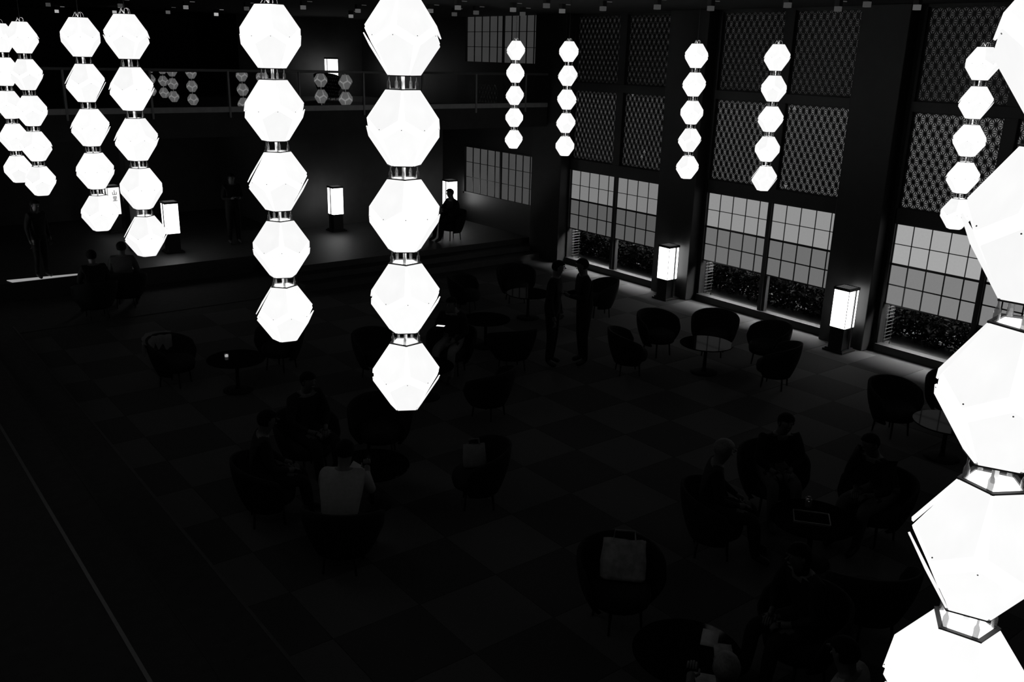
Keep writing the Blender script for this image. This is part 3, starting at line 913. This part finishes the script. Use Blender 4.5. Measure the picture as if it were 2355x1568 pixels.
# ================================================================== people
def person(label, loc, facing, pose, top='suit', legs='suit', hair='hair', H=1.70, arms='lap', lean=0.0, turn=0.0, long_hair=False, group=None, bulk=1.25):
    """one continuous skinned figure; local +y is where it faces"""
    k = H/1.70
    J = {}
    if pose == 'stand':
        J['pelvis'] = (0, 0, .93); J['waist'] = (0, .01, 1.08); J['chest'] = (0, .02+lean*.6, 1.28)
        J['neck'] = (0, .0+lean, 1.44); J['head0'] = (0, .02+lean*1.25, 1.52); J['head1'] = (0, .035+lean*1.4, 1.60); J['head2'] = (0, .02+lean*1.45, 1.665)
        for s, n in ((-1, 'l'), (1, 'r')):
            J['hip'+n] = (.09*s, 0, .90); J['knee'+n] = (.10*s, .02, .50); J['ank'+n] = (.11*s, -.02, .09); J['toe'+n] = (.13*s, .13, .035)
            J['sho'+n] = (.175*s, lean, 1.39)
            if arms == 'front':
                J['elb'+n] = (.23*s, .03+lean, 1.12); J['wri'+n] = (.10*s, .24+lean, 1.14); J['hand'+n] = (.05*s, .31+lean, 1.17)
            else:
                J['elb'+n] = (.24*s, -.02+lean, 1.12); J['wri'+n] = (.25*s, .05+lean, .87); J['hand'+n] = (.24*s, .07+lean, .79)
    else:
        J['pelvis'] = (0, -.04, .53); J['waist'] = (0, -.05, .66); J['chest'] = (0, -.05+lean*.5, .86)
        J['neck'] = (0, -.03+lean, 1.02); J['head0'] = (0, .0+lean*1.2, 1.10); J['head1'] = (0, .02+lean*1.3, 1.18); J['head2'] = (0, .0+lean*1.35, 1.245)
        for s, n in ((-1, 'l'), (1, 'r')):
            J['hip'+n] = (.09*s, .0, .52); J['knee'+n] = (.13*s, .42, .50); J['ank'+n] = (.13*s, .46, .09); J['toe'+n] = (.14*s, .62, .035)
            J['sho'+n] = (.175*s, -.03+lean, .97)
            if arms == 'read':
                J['elb'+n] = (.24*s, .10+lean, .74); J['wri'+n] = (.15*s, .34+lean, .82); J['hand'+n] = (.13*s, .41+lean, .87)
            elif arms == 'phone' and s > 0:
                J['elb'+n] = (.24*s, .06+lean, .72); J['wri'+n] = (.10*s, .30+lean, .84); J['hand'+n] = (.07*s, .36+lean, .89)
            else:
                J['elb'+n] = (.25*s, .02+lean, .72); J['wri'+n] = (.12*s, .25, .63); J['hand'+n] = (.07*s, .32, .61)
    rad = {'pelvis': (.155, .115), 'waist': (.135, .10), 'chest': (.165, .115), 'neck': (.055, .055), 'head0': (.070, .078), 'head1': (.082, .098), 'head2': (.055, .065)}
    for n in 'lr':
        rad.update({'hip'+n: (.088, .09), 'knee'+n: (.058, .06), 'ank'+n: (.040, .042), 'toe'+n: (.042, .028), 'sho'+n: (.062, .062), 'elb'+n: (.043, .043),
                    'wri'+n: (.028, .026), 'hand'+n: (.040, .024)})
    for n_ in list(rad):
        if not n_.startswith('head') and n_ != 'neck' and n_[:3] not in ('han', 'wri', 'toe'):
            rad[n_] = (rad[n_][0]*bulk, rad[n_][1]*bulk)
    E = [('pelvis', 'waist'), ('waist', 'chest'), ('chest', 'neck'), ('neck', 'head0'), ('head0', 'head1'), ('head1', 'head2')]
    for n in 'lr':
        E += [('pelvis', 'hip'+n), ('hip'+n, 'knee'+n), ('knee'+n, 'ank'+n), ('ank'+n, 'toe'+n), ('chest', 'sho'+n), ('sho'+n, 'elb'+n), ('elb'+n, 'wri'+n), ('wri'+n, 'hand'+n)]
    names = list(J)
    me = bpy.data.meshes.new('body')
    me.from_pydata([Vector(J[n])*k for n in names], [(names.index(a), names.index(b)) for a, b in E], [])
    o = bpy.data.objects.new('body_tmp', me)
    col.objects.link(o)
    sk = o.modifiers.new('skin', 'SKIN')
    sk.use_smooth_shade = True
    for i, n in enumerate(names):
        sv = me.skin_vertices[0].data[i]
        sv.radius = (rad[n][0]*k, rad[n][1]*k)
        sv.use_root = (n == 'pelvis')
    ss = o.modifiers.new('sub', 'SUBSURF')
    ss.levels = 2; ss.render_levels = 2
    dg = bpy.context.evaluated_depsgraph_get()
    body = bpy.data.meshes.new_from_object(o.evaluated_get(dg))
    bpy.data.objects.remove(o)
    # add face, ears and fingers to the same mesh
    bm = bmesh.new(); bm.from_mesh(body)
    ex = MB()
    h1 = Vector(J['head1'])*k
    ex.tube([h1+Vector((0, .075, .02))*k, h1+Vector((0, .112, -.012))*k, h1+Vector((0, .085, -.024))*k], [.006*k, .014*k, .010*k], 8)      # nose
    for s in (-1, 1):
        ex.ell(h1+Vector((.030*s, .083, .016))*k, (.012*k, .010*k, .007*k), 8, 5)                                                          # eyes under lids
        ex.ell(h1+Vector((.078*s, .0, -.005))*k, (.010*k, .020*k, .030*k), 8, 6)                                                           # ears
    ex.ell(h1+Vector((0, .078, -.052))*k, (.022*k, .010*k, .007*k), 8, 5)                                                                  # mouth
    for s, n in ((-1, 'l'), (1, 'r')):
        hd = Vector(J['hand'+n])*k; d = (hd-Vector(J['wri'+n])*k).normalized()
        side = d.cross(Vector((0, 0, 1)))
        side = side.normalized() if side.length > .2 else Vector((1, 0, 0))
        nrm = side.cross(d).normalized()
        dn = -nrm if nrm.z > 0 else nrm
        for q, L in enumerate((.060, .072, .076, .066)):
            base = hd+side*((q-1.5)*.0185*k)+d*.015*k
            ex.tube([base, base+d*L*.5*k, base+d*L*.85*k+dn*L*.3*k, base+d*L*.95*k+dn*L*.7*k], [.0095*k, .009*k, .0085*k, .006*k], 7)
        tb = hd-d*.03*k+side*(-s*.030*k)
        ex.tube([tb, tb+(d*.6-side*s*.8).normalized()*.03*k, tb+(d-side*s*.4).normalized()*.06*k], [.012*k, .0105*k, .007*k], 7)
    em = ex.mesh('extra', 'skin', True)
    bm.from_mesh(em)
    bm.to_mesh(body); bm.free()
    bpy.data.meshes.remove(em)
    body.materials.clear()
    for mm in ('skin', top, legs, 'leg'):
        body.materials.append(M[mm])
    segs = {('neck', 'head0'): 0, ('head0', 'head1'): 0, ('head1', 'head2'): 0}
    zn = J['neck'][2]*k
    for p in body.polygons:
        c = p.center
        bd = 9; bi = 1
        for (a, b_) in E:
            A_, B_ = Vector(J[a])*k, Vector(J[b_])*k
            t_ = max(0, min(1, (c-A_).dot(B_-A_)/max(1e-9, (B_-A_).length_squared)))
            dd = (c-A_.lerp(B_, t_)).length
            if dd < bd:
                bd = dd
                if b_.startswith('head') or (b_ == 'neck' and t_ > .85): bi = 0
                elif b_.startswith('hand'): bi = 0
                elif b_[:3] in ('kne', 'ank') or (b_[:3] == 'hip' and t_ > .35): bi = 2
                elif b_[:3] == 'toe': bi = 3
                else: bi = 1
        p.material_index = bi
        p.use_smooth = True
    t = thing('person', label, 'person', loc, facing-PI/2, group or 'people in the lobby')
    put('body', body, t)
    hb = MB()
    hc = Vector(J['head1'])*k
    n_, m_ = 16, 9
    vs = []; fs = []
    for i in range(m_+1):
        for q in range(n_):
            a = 2*PI*q/n_
            lim = R(74) if math.sin(a) > .35 else R(132)
            t_ = lim*i/m_
            rr = 1.0+.03*math.sin(5*a+i)
            vs.append(hc+Vector((.092*rr*math.sin(t_)*math.cos(a), -.008+.108*rr*math.sin(t_)*math.sin(a), .012+.098*math.cos(t_)))*k)
    for i in range(m_):
        for q in range(n_):
            fs.append((i*n_+q, (i+1)*n_+q, (i+1)*n_+(q+1) % n_, i*n_+(q+1) % n_))
    hb.poly(vs, fs)
    if long_hair:
        hb.ell(hc+Vector((0, -.05, -.09))*k, (.085*k, .055*k, .13*k), 12, 8)
    hb.build('hair', hair, t, True)
    # collar / lapel piece over the chest
    cb = MB()
    nk = Vector(J['neck'])*k
    cb.lathe([(.062*k, -.02*k), (.066*k, .0), (.058*k, .02*k)], 14)
    co = cb.build('collar', top if top != 'suit' else 'pale_cloth', t, True)
    co.location = nk+Vector((0, .004, -.012))*k
    return t

def seat(p, back=.03):
    fa = CH[p]
    return (p[0]-back*math.cos(fa), p[1]-back*math.sin(fa), -.02), fa

person('person in dark clothes standing alone at the far left beyond the lounge', (3.50, 19.62, ZP), -PI/2+.5, 'stand', 'suit', 'suit', 'hair', 1.55, long_hair=True)
l_, f_ = seat((3.95, 17.5)); person('dark-haired person seated at the far left, left of two', l_, f_, 'sit', 'suit', 'suit', 'hair', 1.72)
l_, f_ = seat((4.62, 18.0)); person('person in grey seated at the far left, right of two', l_, f_, 'sit', 'grey_cloth', 'suit', 'hair', 1.72)
person('person seated in the back corner reading papers before a lit lamp', (12.78, 18.75, ZP-.02), PI, 'sit', 'suit', 'suit', 'hair', 1.72, 'read', .06)
person('taller person in dark clothes standing in the middle of the lounge, left of the pair', (9.25, 10.70, 0), -PI*.30, 'stand', 'suit', 'suit', 'hair', 1.76, 'side', .03)
person('person in dark jacket standing in the middle of the lounge, right of the pair', (9.72, 10.45, 0), PI*.85, 'stand', 'suit', 'suit', 'hair', 1.78, 'front', .03)
l_, f_ = seat((7.70, 11.30)); person('person with a lit phone seated right of the centre lantern string', l_, f_, 'sit', 'suit', 'pale_cloth', 'hair', 1.68, 'phone', .05)
l_, f_ = seat((4.25, 9.30)); person('person in a dark suit seated below the two large lantern strings', l_, f_, 'sit', 'suit', 'suit', 'hair', 1.74, 'lap', .08)
l_, f_ = seat((3.60, 7.15)); person('person in a white shirt seen from behind in the dark lounge', l_, f_, 'sit', 'white_cloth', 'suit', 'hair', 1.70, 'read', .16)
l_, f_ = seat((3.38, 8.45)); person('person in dark clothes seated left of the person in the white shirt', l_, f_, 'sit', 'suit', 'suit', 'hair', 1.70, 'lap', .05)
l_, f_ = seat((6.80, 5.22)); person('leftmost of three people seated at lower right, grey haired', l_, f_, 'sit', 'suit', 'suit', 'hair_grey', 1.70, 'lap', .04)
l_, f_ = seat((8.05, 5.45)); person('middle of three people seated at lower right, leaning forward', l_, f_, 'sit', 'suit', 'grey_cloth', 'hair', 1.70, 'lap', .18)
l_, f_ = seat((8.45, 4.40)); person('rightmost of three people seated at lower right', l_, f_, 'sit', 'suit', 'grey_cloth', 'hair', 1.70, 'lap', .22)
l_, f_ = seat((5.85, 3.50)); person('dark-haired person in black seated near the bottom right', l_, f_, 'sit', 'suit', 'suit', 'hair', 1.68, 'lap', .12, long_hair=True)
l_, f_ = seat((4.10, 2.90)); person('person with ruffled hair reading at the bottom edge', l_, f_, 'sit', 'suit', 'grey_cloth', 'hair_grey', 1.68, 'read', .08)
l_, f_ = seat((4.95, 2.62)); person('person in white clothes at the bottom edge', l_, f_, 'sit', 'white_cloth', 'pale_cloth', 'hair', 1.66, 'lap', .02)
person('person in black standing before the dark back wall between two floor lamps', (7.95, 20.9, ZP), -PI/2, 'stand', 'suit', 'suit', 'hair', 1.68, 'front')

# ================================================================== small things
def sheet(name, label, cat, p, rz, wd, dp, mt, tilt=0, curl=.01, th=.003):
    n = 6
    b = MB(); vs = []; fs = []
    for lvl in (0, th):
        for i in range(n+1):
            u = i/n-.5
            z = curl*math.cos(u*PI*2)*.5+curl*.5
            for j in (-.5, .5):
                vs.append((u*wd, j*dp, z+lvl))
    K = (n+1)*2
    for i in range(n):
        a = i*2
        fs.append((a, a+1, a+3, a+2)); fs.append((K+a+2, K+a+3, K+a+1, K+a))
        fs.append((a, a+2, K+a+2, K+a)); fs.append((a+3, a+1, K+a+1, K+a+3))
    fs.append((1, 0, K, K+1)); fs.append((2*n, 2*n+1, K+2*n+1, K+2*n))
    o = b.poly(vs, fs).build(name, mt, None, True)
    o.location = p
    o.rotation_euler = (tilt, 0, rz)
    return tag(o, label, cat)
sheet('newspaper', 'open printed sheet held by the reading person in the back corner', 'paper', (12.30, 18.75, 1.23), PI/2, .36, .28, 'paper', R(55), .03)
sheet('leaflet', 'pale sheet of paper on the table at the bottom of the photo, upper of two', 'paper', (5.06, 3.80, .505), .6, .22, .13, 'paper', 0, .02)
sheet('leaflet', 'pale sheet of paper on the table at the bottom of the photo, lower of two', 'paper', (5.00, 3.62, .505), .75, .22, .14, 'print', 0, .02)
sheet('magazine', 'grey printed magazine lying on the lap near the bottom edge', 'paper', (4.42, 3.22, .66), .8, .40, .28, 'print', .1, .03)
sheet('leaflet', 'pale sheet held by the person in the white shirt', 'paper', (3.98, 7.52, .78), .8, .26, .19, 'paper', .5, .02)
# tray on the lower right table
tr = thing('tray', 'rectangular tray with thin pale edges on the table at lower right', 'tray', (7.42, 4.50, .502), R(-52))
MB().box(-.17, .17, -.12, .12, 0, .008).build('bottom', 'lacquer', tr)
for (a, b_, c, d) in ((-.175, .175, -.126, -.118), (-.175, .175, .118, .126), (-.176, -.168, -.118, .118), (.168, .176, -.118, .118)):
    MB().box(a, b_, c, d, 0, .022).build('edge', 'tray', tr)
gl_ = thing('drinking_glass', 'small drinking glass standing on the table behind the tray', 'glass', (7.62, 4.68, .502))
MB().lathe([(.026, 0), (.032, .004), (.036, .10), (.034, .10), (.030, .010), (.0001, .008)], 18).build('cup', 'l_clear', gl_, True)
MB().lathe([(.0001, .011), (.0295, .011), (.031, .05), (.0001, .05)], 18).build('water', 'l_clear', gl_, True)
# phone in hand
ph = thing('phone', 'small lit phone held by the seated person right of the centre lantern string', 'phone', (7.30, 11.02, .90), R(40))
p1 = MB().box(-.037, .037, -.07, .07, 0, .008).build('case', 'l_ring', ph, bevel=.003)
MB().box(-.033, .033, -.062, .062, .008, .0095).build('screen', 'screen', ph)
# bags
def bag(label, p, rz, wd, ht, dp, mt, tilt=0):
    t = thing('tote_bag', label, 'bag', p, rz)
    t.rotation_euler = (tilt, 0, rz)
    n = 10
    b = MB(); vs = []; fs = []
    rings = [(0, .86, .9), (.08, 1, 1.05), (.45, 1.02, 1.0), (.8, .97, .65), (1.0, .95, .25)]
    for (s, fx, fy) in rings:
        for q in range(16):
            a = 2*PI*q/16
            cx_, sy_ = math.cos(a), math.sin(a)
            sg1 = math.copysign(abs(cx_)**.45, cx_); sg2 = math.copysign(abs(sy_)**.45, sy_)
            vs.append((wd/2*fx*sg1*(1+.02*math.sin(3*q+s*7)), dp/2*fy*sg2, ht*s+.012*math.sin(q*1.9)*s))
    for i in range(len(rings)-1):
        for q in range(16):
            fs.append((i*16+q, i*16+(q+1) % 16, (i+1)*16+(q+1) % 16, (i+1)*16+q))
    fs.append(tuple(range(15, -1, -1))); fs.append(tuple(range(64, 80)))
    b.poly(vs, fs).build('bag_body', mt, t, True)
    for s in (-1, 1):
        pts = [(-wd*.25, s*dp*.10, ht*.97), (-wd*.22, s*dp*.14, ht*1.22), (wd*.22, s*dp*.14, ht*1.22), (wd*.25, s*dp*.10, ht*.97)]
        MB().tube(pts, .008, 6).build('handle', mt, t)
    return t
bag('pale patterned tote bag lying on a tub chair near the bottom', (5.14, 4.86, .445), -.8, .40, .36, .10, 'print', R(-36))
bag('pale shoulder bag on the tub chair right below the lowest centre lantern', (5.42, 7.48, .445), -.45, .26, .26, .12, 'pale_cloth', R(-25))
# pale cloth over the chair on the left
cl = MB(); vs = []; fs = []
nx, ny = 14, 10
for lvl in (0, .006):
    for i in range(nx+1):
        for j in range(ny+1):
            u, v = i/nx-.5, j/ny
            a = u*R(110)
            r_ = .432
            zz = .765 if .35 < v < .5 else (.765-.42*(v-.5) if v >= .5 else .765-.9*(.35-v))
            rr = r_-(.10 if v < .4 else 0)+.012*math.sin(i*2.1+j)+(lvl if v >= .4 else -lvl)
            vs.append((rr*math.sin(a), -rr*math.cos(a)+.02, zz-.05*abs(u)*2+(lvl if .3 < v < .55 else 0)))
K = (nx+1)*(ny+1)
for i in range(nx):
    for j in range(ny):
        a = i*(ny+1)+j
        fs.append((a, a+1, a+ny+2, a+ny+1)); fs.append((K+a+ny+1, K+a+ny+2, K+a+1, K+a))
fa = CH[(3.95, 13.15)]
tag(cl.poly(vs, fs).build('draped_cloth', 'pale_cloth', None, True, loc=(3.95, 13.15, 0), rotz=fa-PI/2), 'pale cloth draped over the back of a tub chair at the left', 'cloth')
# small candle glass on the left table
cg = thing('table_light', 'tiny bright glass light on the black table left of the left lantern string', 'candle', (4.52, 12.52, .502))
MB().lathe([(.03, 0), (.032, .004), (.032, .05), (.029, .05), (.029, .006), (.0001, .005)], 16).build('holder', 'l_clear', cg, True)
MB().lathe([(.0001, .007), (.024, .007), (.024, .035), (.0001, .035)], 14).build('glow', 'screen', cg, True)
